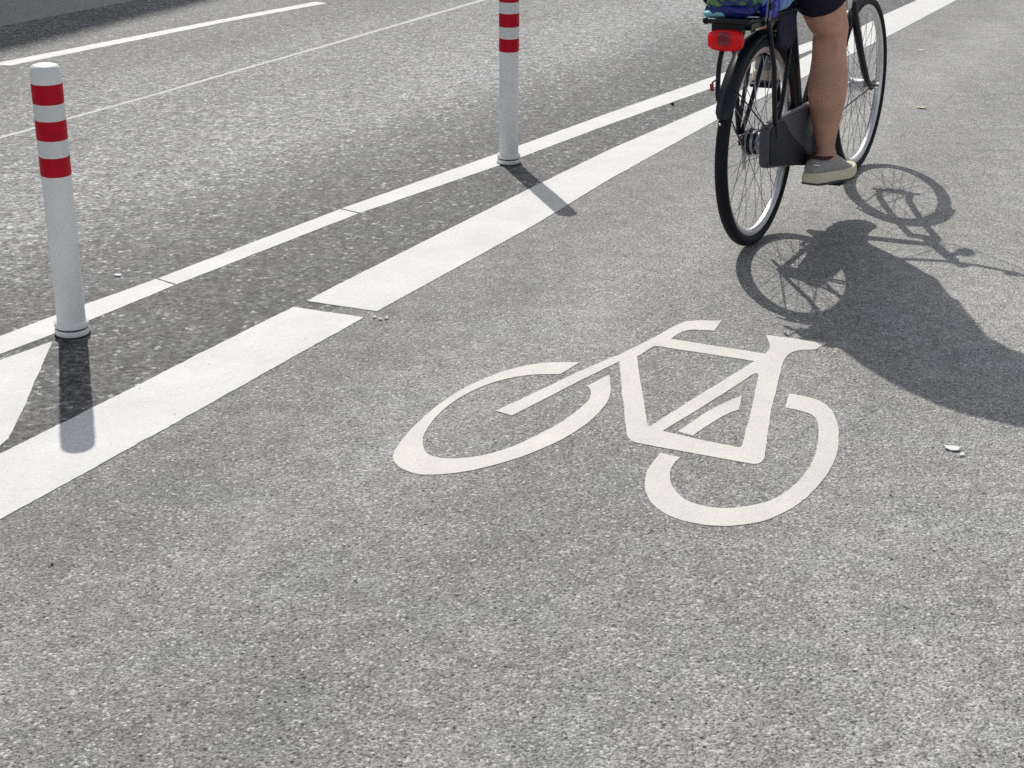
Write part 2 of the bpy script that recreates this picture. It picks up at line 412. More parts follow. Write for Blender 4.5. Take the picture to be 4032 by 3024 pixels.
flat('wide_lane_line', [rough_outline(w1, amp=.0024, seed=1)], M['paint'], .0012, thick=.0020, label='wide white lane line piece nearest the viewer, crossed by the front bollard shadow', cat='road marking', group='pieces of the wide white line')
flat('wide_lane_line', [rough_outline(w2, seed=2)], M['paint'], .0012, thick=.0020, label='long wide white lane line piece running up under the bicycle', cat='road marking', group='pieces of the wide white line')
T_top = [(-240, 830), (0, 727), (125, 680), (337, 603.5)]; T_bot = [(377, 617), (200, 690), (0, 766), (-240, 872)]
flat('narrow_lane_line', [rough_outline(A(T_top)+A(T_bot), seed=3)], M['paint'], .0, thick=.0016, label='narrow white line piece behind the foot of the front bollard', cat='road marking', group='pieces of the narrow white line')
T2_top = [(341, 602), (735, 452.5)]; T2_bot = [(774, 462), (381, 615.2)]
flat('narrow_lane_line', [rough_outline(A(T2_top)+A(T2_bot), seed=4)], M['paint'], .0, thick=.0016, label='middle narrow white line piece between two thin joints', cat='road marking', group='pieces of the narrow white line')
T3_top = [(738.5, 451), (1078, 331), (1300, 250), (1560, 159), (1740, 94), (1850, 58)]; T3_bot = [(1880, 62), (1738, 114), (1560, 183), (1300, 275), (1078, 358), (779, 460.5)]
flat('narrow_lane_line', [rough_outline(A(T3_top)+A(T3_bot), seed=5)], M['paint'], .0, thick=.0016, label='far narrow white line piece running past the rear bollard into the wide line', cat='road marking', group='pieces of the narrow white line')
c = A([(113.7, 738), (93, 785), (50, 885), (18, 948)]); dd = Vector((math.sin(R(29)), math.cos(R(29))))
blk = c + A([(0, 964), (-240, 1075)]) + A([(-240, 882), (0, 779)])
flat('hatch_marking', [rough_outline(blk, seed=6)], M['paint'], .0, thick=.0016, label='pale corner of a white hatched block beside the front bollard', cat='road marking')
D = A([(-260, 190), (0, 136), (439, 49.6), (682, 4)]) + A([(706, 7.4), (496, 44.6), (439, 57.5), (23.8, 141.9)]) + A([(-30, 146), (-260, 198)])
D = A([(0, 135), (439, 49.6), (682, 4)]) + A([(706, 7.4), (496, 46.2), (439, 58.0), (23.8, 141.9)]) + A([(-25, 140)])
flat('centre_dash', [rough_outline(D, amp=.004, seed=7)], M['paint'], .0, thick=.0016, label='thin white centre line dash at the far side of the road', cat='road marking')
S = [(-60, 314), (0, 297.6), (347, 201), (496, 157.7), (694, 101.7), (992, 15), (1120, -22)]
sg = A(S); hw = [.017, .016, .016, .016, .018, .024, .03]
sn = Vector((-(sg[-1]-sg[0]).y, (sg[-1]-sg[0]).x)).normalized()
so_ = [p+sn*q for p, q in zip(sg, hw)] + [p-sn*q for p, q in reversed(list(zip(sg, hw)))]
flat('road_seam', [rough_outline(so_, amp=.006, seed=8)], M['seam'], .0, thick=.0008, kind='structure', label='thin pale seam along the traffic lane')

# ---- bicycle symbol, traced from its outlines on the ground
ZK = 1900/2212
Z = lambda l: [Vector(at(1500+x*ZK, 1200+y*ZK, 1)) for x, y in l]
ring1o = spline(Z([(910, 268), (800, 268), (690, 278), (560, 310), (440, 358), (330, 415), (230, 490), (140, 575), (80, 645), (57, 695), (75, 738), (130, 770), (200, 784), (300, 780), (420, 762), (560, 728), (700, 680), (850, 610), (960, 535), (1030, 460), (1053, 395), (1048, 325)]), 5)
ring1i = spline(Z([(943, 375), (962, 400), (952, 440), (900, 490), (820, 545), (720, 600), (600, 655), (480, 692), (370, 708), (280, 707), (220, 690), (195, 655), (194, 610), (218, 560), (280, 490), (370, 425), (480, 372), (600, 338), (720, 323), (822, 322)]), 5)
ring2o = spline(Z([(1278, 683), (1225, 760), (1210, 830), (1225, 890), (1265, 935), (1330, 975), (1420, 1003), (1530, 1018), (1640, 1015), (1760, 993), (1870, 945), (1960, 880), (2040, 790), (2085, 700), (2098, 610), (2088, 535), (2055, 477), (1990, 437), (1870, 411)]), 5)
ring2i = spline(Z([(1852, 475), (1930, 492), (1985, 517), (2006, 560), (2005, 620), (1985, 700), (1945, 775), (1890, 835), (1810, 890), (1710, 922), (1600, 937), (1500, 930), (1410, 905), (1352, 863), (1326, 815), (1325, 770), (1343, 732), (1372, 703)]), 5)
hb = spline(Z([(1330, 160), (1362, 138), (1395, 123), (1440, 118), (1527, 123)]), 4) + spline(Z([(1560, 78), (1490, 76), (1430, 77), (1385, 84), (1330, 110), (1250, 155), (1100, 228)]), 4)
frame_o = Z([(525, 490), (600, 512), (760, 430), (925, 345), (1093, 264), (1108, 430), (1126, 595), (1133, 613), (1150, 628), (1175, 638), (1450, 689), (1708, 735), (1732, 733), (1748, 724), (1757, 708), (1790, 480), (1843, 262), (1860, 238), (1884, 220), (1912, 213), (1990, 208), (2042, 180), (1980, 172), (1870, 155), (1765, 143), (1782, 182), (1780, 206), (1763, 228), (1550, 196)]) + hb + Z([(890, 318), (700, 410)])
hole1 = Z([(1172, 242), (1255, 192), (1480, 226), (1712, 262), (1480, 405), (1235, 560), (1222, 558), (1205, 450)])
hole2 = Z([(1290, 583), (1500, 455), (1700, 326), (1720, 317), (1729, 326), (1726, 350), (1690, 520), (1656, 650), (1646, 660), (1470, 625)])
stay = spline(Z([(1362, 585), (1500, 492), (1580, 452), (1655, 420)]), 3) + Z([(1640, 485)]) + spline(Z([(1600, 500), (1540, 530), (1430, 605)]), 3)
ro = lambda l, s: rough_outline(l, .012, .0014, s)
flat('bicycle_symbol', [ro(ring1o+ring1i, 11), ro(ring2o+ring2i, 12), ro(frame_o, 13), ro(stay, 16)], M['thermo'], .0012, thick=.0018,
     label='white bicycle pictogram painted on the cycle lane', cat='road marking', holes=[ro(hole1, 14), ro(hole2, 15)])

# ------------------------------------------------------------------ bollards
def bollard_proto():
    root = empty('bollard', 'front white bollard with three red bands, nearest the left edge', 'bollard', group='flexible lane bollards')
    b = MB(); rr = .0393
    b.lathe([(rr*1.01, .03), (rr, .05), (rr, .735), (rr-.002, .748), (rr-.006, .7545), (rr-.014, .757), (.004, .758)], n=64).build('pole', M['white_plastic'], root, angle=50)
    for zt in (.709, .6125, .514):
        MB().lathe([(rr+.0002, zt-.052), (rr+.0012, zt-.0515), (rr+.0012, zt-.0005), (rr+.0002, zt)], n=64, closed=False).build('red_band', M['red_foil'], root)
    for zt in (.657, .5605):
        MB().lathe([(rr+.0002, zt-.0425), (rr+.0008, zt-.042), (rr+.0008, zt-.0005), (rr+.0002, zt)], n=64).build('white_band', M['white_foil'], root)
    cr = .0478
    MB().lathe([(cr-.002, .0), (cr, .003), (cr, .017), (cr-.002, .0195), (rr, .0195), (rr*.5, .0195)], n=64).build('base_ring', M['white_plastic'], root)
    MB().lathe([(cr-.0045, .0195), (cr-.0045, .0245)], n=64).build('rubber_ring', M['groove'], root)
    MB().lathe([(rr*.5, .0245), (cr-.002, .0245), (cr, .0262), (cr, .036), (cr-.0022, .0388), (rr+.002, .0405), (rr, .044)], n=64).build('collar', M['white_plastic'], root)
    MB().lathe([(cr+.001, -.001), (cr+.002, .0035), (cr-.001, .0048)], n=64).build('foot_seal', M['groove'], root)
    return root
def copy_tree(o, parent=None):
    c_ = o.copy(); col.objects.link(c_)
    if parent: c_.parent = parent
    for ch in list(o.children): copy_tree(ch, c_)
    return c_
b1 = bollard_proto(); b2 = copy_tree(b1)
b1.location = (-1.2392, 3.8492, .001); b1.rotation_euler = (R(2.0), R(1.5), R(0))
b2.location = (-.0134, 5.9028, .001); b2.rotation_euler = (R(3.2), R(.2), R(0))
b2['label'] = 'rear white bollard with red bands, top cut by the picture edge'

# ------------------------------------------------------------------ bicycle
BX = Matrix.Translation((.8183, 4.7447, 0.0008)) @ Euler((-.0275, 0, math.pi/2 - .5025)).to_matrix().to_4x4()
RW, WB, AX = .3444, 1.169, .3444
bike = empty('bicycle', 'black city bicycle with full chain case and red tail light, ridden along the cycle lane', 'bicycle', (0, 0, 0), BX)

def make_wheel(x, hubw, hubr, hubmat, seed, spoke_n=36):
    C_ = Vector((x, 0, AX))
    rim_prof = [(.3005, -.0125), (.309, -.0125), (.3095, -.0115), (.3065, -.0095), (.3055, 0), (.3065, .0095), (.3095, .0115), (.309, .0125), (.3005, .0125), (.294, .0105), (.2895, .0055), (.289, 0), (.2895, -.0055), (.294, -.0105)]
    rim = MB().lathe(rim_prof, C_, 'Y', 120, closed=True).build('wheel', M['alu'], bike, angle=30)
    tp = []
    for k in range(18):
        q = 2*math.pi*k/18; rr = .0205
        tp.append((RW-.0205+rr*math.cos(q)*(1.0 if math.cos(q) > 0 else .85), rr*1.02*math.sin(q)))
    MB().lathe(tp, C_, 'Y', 120, closed=True).build('tyre', M['rubber'], rim, angle=80)
    hy = hubw/2
    prof = [(.006, -hy-.022), (.006, -hy-.004), (hubr*.55, -hy-.003), (hubr, -hy), (hubr, -hy+.004), (hubr*.80, -hy+.007), (hubr*.80, hy-.007), (hubr, hy-.004), (hubr, hy), (hubr*.55, hy+.003), (.006, hy+.004), (.006, hy+.022)]
    MB().lathe(prof, C_, 'Y', 32).build('hub', hubmat, rim)
    for i in range(spoke_n):
        side = 1 if i % 2 else -1; pair = i//2; lead = 1 if pair % 2 else -1
        ar = 2*math.pi*i/spoke_n + seed
        ah = ar + lead*R(62)
        p0 = C_ + Vector((math.cos(ah)*hubr*.94, side*(hy-.002+(.002 if lead > 0 else -.001)), math.sin(ah)*hubr*.94))
        p1 = C_ + Vector((math.cos(ar)*.2905, side*.002, math.sin(ar)*.2905))
        p2 = C_ + Vector((math.cos(ar)*.280, side*.0027, math.sin(ar)*.280))
        MB().ptube([p0, p0.lerp(p2, .5), p2], .00115, 6).build('spoke', M['spoke'], rim)
    return rim
wheel_r = make_wheel(0, .052, .047, M['hub'], .10)
wheel_f = make_wheel(WB, .058, .030, M['alu'], .37)
# dark rings and brake on the gear hub
for y0, y1 in ((-.006, .004), (.014, .022)):
    MB().lathe([(.0382, y0), (.0415, y0+.001), (.0415, y1-.001), (.0382, y1)], (0, 0, AX), 'Y', 32).build('hub_ring', M['black_plastic'], wheel_r)
MB().lathe([(.012, .03), (.036, .031), (.038, .036), (.034, .043), (.014, .046)], (0, 0, AX), 'Y', 28).build('brake_drum', M['black_metal'], wheel_r)
MB().tube([(0, .047, AX), (.02, .05, AX-.07), (.024, .05, AX-.10)], [.009, .007, .006], 8).build('brake_arm', M['alu'], wheel_r)

def arcp(cx, cz, r, a0, a1, n, y=0):
    return [Vector((cx+r*math.cos(R(a0+(a1-a0)*i/n)), y, cz+r*math.sin(R(a0+(a1-a0)*i/n)))) for i in range(n+1)]
def fender(name, cx, r, a0, a1, width, parent):
    """curved guard: arched cross section swept along the wheel"""
    mb = MB(); n = 54; m = 9; vs = []; fs = []
    for layer, dr in ((0, 0), (1, -.0016)):
        for i in range(n+1):
            t = i/n; a = R(a0+(a1-a0)*t)
            e = min(1, min(t, 1-t)*n/2.2); ww = width*(.55+.45*math.sqrt(max(0, 1-(1-e)**2)))
            for j in range(m):
                s_ = -1+2*j/(m-1); y = ww/2*s_; d = -(s_*s_)*.0135 + dr
                vs.append(Vector((cx+(r+d)*math.cos(a), y, AX+(r+d)*math.sin(a))))
    N = (n+1)*m
    for i in range(n):
        for j in range(m-1):
            q = i*m+j
            fs.append((q, q+1, q+m+1, q+m)); fs.append((N+q, N+q+m, N+q+m+1, N+q+1))
    for i in range(n):
        for j in (0, m-1):
            q = i*m+j; fs.append((q, q+m, N+q+m, N+q))
    for i in (0, n):
        for j in range(m-1):
            q = i*m+j; fs.append((q, q+1, N+q+1, N+q))
    return mb.add(vs, fs).build(name, M['fender'], parent, angle=60)
fr = fender('fender', 0, .3655, 158, -18, .056, bike)
ff = fender('fender', WB, .3655, 190, 72, .052, bike)
for sy in (-1, 1):
    e = Vector((.3655*math.cos(R(143)), sy*.026, AX+.3655*math.sin(R(143))))
    MB().ptube([e, e.lerp(Vector((0, sy*.062, AX+.012)), .12)+Vector((0, sy*.004, 0)), Vector((-.004, sy*.064, AX+.014))], .0024, 8).build('fender_stay', M['black_metal'], fr)
    e = Vector((WB+.362*math.cos(R(188)), sy*.025, AX+.362*math.sin(R(188))))
    MB().ptube([e, Vector((WB, sy*.058, AX+.002))], .0024, 8).build('fender_stay', M['black_metal'], ff)
MB().ell((-.345, -.0, .4655), (.004, .004, .004)).build('rivet', M['alu'], fr)

# tail light: rounded red lens in a red shell
def rounded(cx, cy, cz, wx, wy, wz, k=.55, n=28, m=14, p=3.2):
    """superellipsoid"""
    f = lambda c_, e_: math.copysign(abs(c_)**e_, c_); vs = []; fs = []
    e_ = 2/p
    for i in range(m+1):
        t = -math.pi/2 + math.pi*i/m
        for j in range(n):
            q = 2*math.pi*j/n
            vs.append(Vector((cx+wx/2*f(math.cos(t), e_)*f(math.cos(q), e_), cy+wy/2*f(math.cos(t), e_)*f(math.sin(q), e_), cz+wz/2*f(math.sin(t), e_))))
    for i in range(m):
        for j in range(n): fs.append((i*n+j, i*n+(j+1) % n, (i+1)*n+(j+1) % n, (i+1)*n+j))
    return vs, fs
# frame: one straight main tube, chain stays and seat stays
BB = Vector((.445, 0, .292)); HT0, HT1 = Vector((.862, 0, .735)), Vector((.805, 0, .91)); ST1 = Vector((.262, 0, .80))
fm = MB()
fm.ptube([BB+(ST1-BB)*t for t in (0, .5, 1)], .0185, 16)
fm.ptube([HT0, HT1], .021, 16)
fm.ptube([HT0.lerp(HT1, .25), HT0.lerp(HT1, .25).lerp(BB, .5), BB], .0215, 16)
fm.lathe([(.022, -.036), (.022, .036)], BB, 'Y', 24)
for s_ in (-1, 1):
    fm.ptube(spline([BB+Vector((-.02, s_*.022, 0)), (.30, s_*.036, .308), (.1, s_*.052, .335), (0, s_*.058, AX)], 5), .0095, 12)
    fm.ptube(spline([ST1.lerp(BB, .12)+Vector((0, s_*.018, 0)), (.19, s_*.038, .65), (.085, s_*.052, .47), (.005, s_*.058, AX+.02)], 5), .0078, 12)
    fm.box((.004, s_*.058, AX), (.03, .006, .03))
fm.build('frame', M['black_metal'], bike)
# fork
fk = MB(); CR = Vector((.865, 0, .690))
fk.box(CR+Vector((0, 0, .01)), (.045, .100, .034), (0, R(-30), 0))
for s_ in (-1, 1):
    fk.ptube(spline([CR+Vector((0, s_*.046, .005)), (.965, s_*.051, .53), (1.068, s_*.055, .396), (1.125, s_*.057, .355), (WB-.004, s_*.057, AX+.004)], 5), [.0140]*6+[.0130]*5+[.012]*10, 12)
    fk.box((WB-.006, s_*.057, AX+.004), (.05, .010, .034))
fk.build('fork', M['black_metal'], bike, bevel=.002)
MB().add(*rounded(.835, -.030, .700, .040, .040, .055)).build('brake_caliper', M['alu'], bike)
MB().lathe([(.006, -.085), (.014, -.083), (.014, -.071), (.009, -.070), (.009, .070), (.014, .071), (.014, .083), (.006, .085)], (WB, 0, AX), 'Y', 12).build('axle_nut', M['alu'], bike)
hl = MB().ell((.925, 0, .935), (.045, .028, .026)).ptube([(.915, 0, .930), (.87, 0, .90), (.82, 0, .88)], .012, 8).build('headlight', M['black_plastic'], bike)
# chain case
cc = []
def tang(c0, r0, c1, r1, n=18):
    d = (c1-c0); L_ = d.length; a = math.atan2(d.y, d.x); q = math.acos((r0-r1)/L_)
    out = [c0 + Vector((math.cos(t), math.sin(t)))*r0 for t in [a+q+(2*math.pi-2*q)*i/n for i in range(n+1)]]
    out += [c1 + Vector((math.cos(t), math.sin(t)))*r1 for t in [a-q+2*q*i/n for i in range(n+1)]]
    return out
cpoly = tang(Vector((-.005, .346)), .070, Vector((.445, .298)), .112)
cpoly = [p for p in cpoly if p.x > .03]
ks = min(range(len(cpoly)), key=lambda i: cpoly[i].x + (0 if cpoly[i].y > .35 else 9)); cpoly = cpoly[ks:] + cpoly[:ks]
if (cpoly[-1]-cpoly[0]).length < .05: cpoly = cpoly[1:] + cpoly[:1]
rear_c = [Vector((-.055, .272)), Vector((-.070, .287)), Vector((-.070, .402)), Vector((-.052, .420))]
ctr = Vector((.25, .33)); cpoly = sorted(cpoly + rear_c, key=lambda p: math.atan2((p-ctr).y, (p-ctr).x))
n_ = len(cpoly); vs = [Vector((p.x, -.030, p.y)) for p in cpoly] + [Vector((p.x, -.064, p.y)) for p in cpoly]
MB().add(vs, [tuple(range(n_)), tuple(range(2*n_-1, n_-1, -1))] + [(i, n_+i, n_+(i+1) % n_, (i+1) % n_) for i in range(n_)]).build('chain_case', M['case'], bike, bevel=.011, seg=4)
rl = [Vector(p) for p in ((-.058, .290), (-.050, .281), (.33, .203), (.40, .199), (.425, .204), (.20, .322), (.125, .366), (.085, .402), (.06, .410), (-.045, .404), (-.058, .392))]
n_ = len(rl)
vs = [Vector((p.x, -.060, p.y)) for p in rl] + [Vector((p.x, -.0672, p.y)) for p in rl]
MB().add(vs, [tuple(range(n_)), tuple(range(2*n_-1, n_-1, -1))] + [(i, n_+i, n_+(i+1) % n_, (i+1) % n_) for i in range(n_)]).build('chain_case_cover', M['black_plastic'], bike, bevel=.002)
MB().ptube([(.07, -.052, .4145), (.20, -.052, .4130), (.41, -.052, .4075)], .0075, 8).build('painted_sheen_strip', M['painted_sheen'], bike)  # pale tube added to imitate sky reflected along the case's top bevel
MB().lathe([(.011, -.072), (.012, -.066), (.006, -.060)], (.39, 0, .22), 'Y', 12).build('case_screw', M['alu'], bike)
# cranks and pedals
PR, PL = Vector((.455, -.130, .128)), Vector((.428, .128, .460))
for s_, P_ in ((-1, PR), (1, PL)):
    e0 = BB + Vector((0, s_*.078, 0)); e1 = Vector((P_.x, s_*.084, P_.z))
    MB().ptube([e0, e0.lerp(e1, .5), e1], [.0155, .0125, .012], 10).build('crank', M['black_metal'], bike)
    pd = MB()
    for dx in (-.042, .042): pd.box((P_.x+dx, P_.y, P_.z), (.014, .080, .014))
    for dy in (-.04, .04): pd.box((P_.x, P_.y+dy, P_.z), (.072, .010, .013))
    pd.ptube([(P_.x, s_*.080, P_.z), (P_.x, P_.y+s_*.046, P_.z)], .008, 10)
    pd.build('pedal', M['black_plastic'], bike, bevel=.003)
MB().lathe([(.016, -.080), (.017, .080)], BB, 'Y', 18).build('crank_axle', M['black_metal'], bike)
# luggage rack
rk = MB(); RZ = .762
for s_ in (-1, 1):
    rk.ptube(spline([(.24, s_*.045, RZ-.01), (.16, s_*.062, RZ), (-.15, s_*.066+.012, RZ+.002), (-.249, s_*.066+.02, RZ+.004)], 6), .0055, 10)
    if s_ > 0: rk.ptube([(.12, .064, RZ), (.09, .066, .60), (.0, .068, AX+.03)], .0075, 10)
    rk.ptube([(-.10, s_*.064+.008, RZ), (-.045, s_*.064, .60), (-.02, s_*.064, .44), (.0, s_*.064, AX+.02)], .0085, 10)
rk.ptube([(-.262, -.048, RZ+.004), (-.262, .088, RZ+.004)], .0085, 12)
rk.ptube([(-.230, -.048, RZ+.002), (-.230, .086, RZ+.002)], .006, 10)
for x in (-.16, -.06, .06, .17): rk.ptube([(x, -.060, RZ), (x, .066, RZ)], .005, 8)
rk.ptube([(.24, -.045, RZ-.01), (.262, 0, .755), (.24, .045, RZ-.01)], .005, 8)
rk.box((-.240, .02, .742), (.03, .10, .034)); rk.box((-.01, .006, .745), (.42, .105, .020))
rk.build('luggage_rack', M['black_metal'], bike)
MB().ptube(spline([(-.240, .034, .70), (-.290, .028, .64), (-.340, .012, .575), (-.352, .004, .54)], 5), .008, 10).build('rack_bracket', M['black_metal'], bike)
for s_ in (-1, 1): MB().ell((-.262, s_*.066+.02, RZ+.004), (.011, .011, .011)).build('end_cap', M['black_plastic'], bike)
tl = MB().add(*rounded(-.262, .020, .709, .040, .116, .066)).build('tail_light', M['red_lens'], bike, angle=70)
MB().add(*rounded(-.280, .020, .715, .0105, .040, .040)).build('reflector_lens', M['red_dark'], tl, angle=70)
MB().box((-.242, .020, .709), (.012, .104, .058)).build('housing', M['black_plastic'], tl, bevel=.006, seg=3)
rf = MB().box((-.384, .014, .586), (.007, .012, .026), (0, R(-14), 0)).build('reflector', M['red_dark'], bike, bevel=.002)
MB().ptube([(-.382, .014, .600), (-.325, .012, .606)], .0026, 8).build('reflector_arm', M['black_metal'], rf)
# saddle, post, handlebar
MB().ptube([ST1-Vector((-.01, 0, .04)), Vector((.232, 0, .885))], .0135, 14).build('seat_post', M['alu'], bike)
sd_ = MB()
sp_ = [(.02, .085, .03), (.06, .10, .035), (.12, .095, .035), (.18, .06, .032), (.24, .032, .028), (.29, .022, .02), (.305, .010, .01)]
sd_.tube([(x, 0, .905+.006*math.cos(i)) for i, (x, a, b_) in enumerate(sp_)], [(a, b_) for x, a, b_ in sp_], 20, ref=(0, 0, 1))
sd_.build('saddle', M['leather'], bike, sub=1)
MB().ptube([(.222, 0, .87), (.10, .03, .885)], .004, 8).ptube([(.222, 0, .87), (.10, -.03, .885)], .004, 8).build('saddle_rail', M['alu'], bike)
ST = Vector((.790, 0, .975))
MB().ptube(spline([HT1, (.795, 0, .94), ST-Vector((0, 0, .005)), ST+Vector((.045, 0, .01))], 6), .0135, 14).build('stem', M['alu'], bike)
hb_pts = lambda s_: [(.835, 0, .985), (.835, s_*.08, .995), (.805, s_*.19, 1.005), (.73, s_*.265, 1.005), (.60, s_*.285, 1.0)]
hbm = MB().ptube(spline(list(reversed(hb_pts(-1)))+hb_pts(1)[1:], 6), .0112, 12).build('handlebar', M['alu'], bike)
for s_ in (-1, 1):
    MB().ptube([(.71, s_*.2685, 1.0045), (.66, s_*.277, 1.003), (.59, s_*.2865, .9995)], [.0155, .0165, .017], 14).build('grip', M['rubber'], hbm)
    MB().ptube(spline([(.78, s_*.225, 1.0), (.75, s_*.27, .97), (.69, s_*.30, .957), (.63, s_*.31, .955)], 5), .005, 8).build('brake_lever', M['black_metal'], hbm)
    MB().ptube(spline([(.78, s_*.22, 1.0), (.88, s_*.15, .98), (.93, s_*.05, .89), (.90, s_*.02, .80), (.86, s_*.01, .71)], 6), .0024, 8).build('brake_cable', M['black_plastic'], hbm)
MB().ell((.83, -.12, 1.02), (.026, .026, .018)).build('bell', M['alu'], hbm)

# ------------------------------------------------------------------ luggage
def blob(c, r, seed, amp=.012, fr_=14, n=44, m=26, p=2.8, flatz=None):
    vs, fs = rounded(0, 0, 0, r[0]*2, r[1]*2, r[2]*2, n=n, m=m, p=p); out = []
    for v in vs:
        nn = v.normalized(); d = noise.noise(v*fr_+Vector((seed, seed*1.7, 0)))*amp + abs(noise.noise(v*fr_*2.1+Vector((0, seed, 5))))*amp*.8
        q = v + nn*d
        if flatz is not None: q.z = max(q.z, flatz)
        out.append(Vector(c)+q)
    return out, fs
bg1 = empty('cloth_bag', 'light blue printed cloth bag on the right of the bicycle rack', 'bag', (.03, -.02, .77), BX)
MB().add(*blob((.045, -.022, .832), (.150, .055, .066), 1.3, flatz=-.062)).build('bag_body', M['bag_blue'], bg1, angle=80)
MB().add(*blob((-.075, -.052, .790), (.030, .024, .030), 9.1, amp=.012, fr_=40)).build('bag_fold', M['bag_shine'], bg1, angle=80)
MB().ptube(spline([(.10, -.05, .885), (.08, -.06, .905), (.02, -.06, .905), (-.03, -.05, .885)], 6), .006, 8).build('bag_handle', M['bag_navy'], bg1)
MB().add(*blob((.120, -.044, .705), (.080, .014, .068), 5.5, amp=.012, fr_=30)).build('bag_flap', M['bag_dark'], bg1, angle=80)
bg2 = empty('leaf_print_bag', 'green leaf print bag with navy folds at the rear end of the rack', 'bag', (-.2, .03, .77), BX)
MB().add(*blob((-.160, .040, .824), (.075, .082, .030), 4.1, amp=.016)).build('bag_body', M['bag_green'], bg2, angle=80)
MB().add(*blob((-.228, .070, .783), (.022, .034, .010), 2.2, amp=.008, fr_=40)).build('bag_corner', M['bag_cyan'], bg2, angle=80)
MB().add(*blob((-.160, .036, .793), (.085, .076, .022), 7.7, amp=.014, fr_=26)).build('bag_base', M['bag_navy'], bg2, angle=80)
MB().ptube(spline([(-.175, .10, .86), (-.19, .122, .845), (-.185, .124, .82), (-.16, .107, .795)], 6), .006, 8).build('bag_handle', M['black_plastic'], bg2)
st = MB(); sp = spline([(-.13, -.072, .758), (-.135, -.078, .80), (-.12, -.070, .86), (-.11, -.01, .905), (-.12, .06, .88), (-.12, .080, .80), (-.12, .070, .758)], 8)
st.tube(sp, [(.0022, .010)]*len(sp), 8, ref=(1, 0, 0)); st.tube([p+Vector((-.03, .002, 0)) for p in sp], [(.002, .007)]*len(sp), 8, ref=(1, 0, 0))
t_ = empty('luggage_strap', 'grey webbing strap buckled over the bags on the rack', 'strap', (-.13, 0, .76), BX)
st.build('webbing', M['strap'], t_); MB().box((-.14, -.080, .80), (.034, .008, .022)).build('buckle', M['black_plastic'], t_, bevel=.003)

# ------------------------------------------------------------------ rider
rider = empty('person', 'cyclist in dark shorts and grey running shoes riding the black bicycle', 'person', (.365, -.12, .15), BX)
body = MB()
FWD = (1, 0, 0)
hipR, hipL = Vector((.135, -.088, 1.0)), Vector((.135, .088, 1.0))
knR, anR = Vector((.378, -.120, .635)), Vector((.372, -.122, .245))
knL, anL = Vector((.565, .120, .945)), Vector((.392, .118, .575))
def limb(pts, n=24): body.tube([p[0] for p in pts], [p[1] for p in pts], n, ref=FWD)
# right leg, straightened on the low pedal: thigh, knee, calf, ankle
limb([(hipR+Vector((-.02, .01, .05)), (.085, .10)), (hipR.lerp(knR, .25), (.088, .096)), (hipR.lerp(knR, .55), (.080, .085)), (hipR.lerp(knR, .8), (.067, .072)), (knR+Vector((-.006, .003, .03)), (.0595, .064)), (knR+Vector((-.010, .005, -.01)), (.0570, .0625)),
      (Vector((.366, -.118, .575)), (.0590, .060)), (Vector((.357, -.122, .53)), (.065, .060)), (Vector((.352, -.1225, .485)), (.0680, .0625)), (Vector((.353, -.122, .44)), (.0650, .0605)), (Vector((.357, -.121, .39)), (.057, .054)),
      (Vector((.362, -.120, .34)), (.046, .046)), (Vector((.366, -.120, .30)), (.0375, .0405)), (Vector((.369, -.121, .265)), (.0315, .0385)), (Vector((.372, -.122, .235)), (.0325, .0415)), (Vector((.376, -.124, .205)), (.031, .045))], 28)
# left leg, bent over the high pedal
ax_ = (knL-anL).normalized()
limb([(hipL+Vector((-.03, -.01, .03)), (.085, .10)), (hipL.lerp(knL, .25), (.088, .096)), (hipL.lerp(knL, .6), (.077, .082)), (hipL.lerp(knL, .88), (.064, .066)), (knL, (.058, .058))])
body.tube([knL+ax_*.012, anL+ax_*.34, anL+ax_*.29+Vector((-.012, 0, 0)), anL+ax_*.20+Vector((-.012, 0, 0)), anL+ax_*.10, anL+ax_*.04, anL, anL-ax_*.04], [.057, .056, (.064, .062), (.060, .058), (.044, .044), (.038, .040), (.037, .043), (.033, .045)], 24, ref=FWD)
# feet
def foot(heel, dirv, up):
    side = up.cross(dirv).normalized(); d = dirv
    pts = [heel+up*.045+d*.0, heel+up*.055+d*.06, heel+up*.042+d*.11, heel+up*.030+d*.18, heel+up*.024+d*.215, heel+up*.020+d*.235]
    body.tube(pts, [(.026, .028), (.030, .040), (.030, .030), (.034, .016), (.032, .010), (.018, .006)], 20, ref=up)
toeR = R(-15); dR = Vector((math.cos(toeR)*.998, math.sin(toeR), -.085)).normalized(); upR = Vector((.085, 0, 1)).normalized(); upR = (upR - dR*upR.dot(dR)).normalized()
heelR = Vector((.300, -.100, .163))
dL = Vector((.985, .10, -.12)).normalized(); upL = (Vector((0, 0, 1)) - dL*dL.z).normalized(); heelL = Vector((.326, .104, .5))
foot(heelR, dR, upR); foot(heelL, dL, upL)
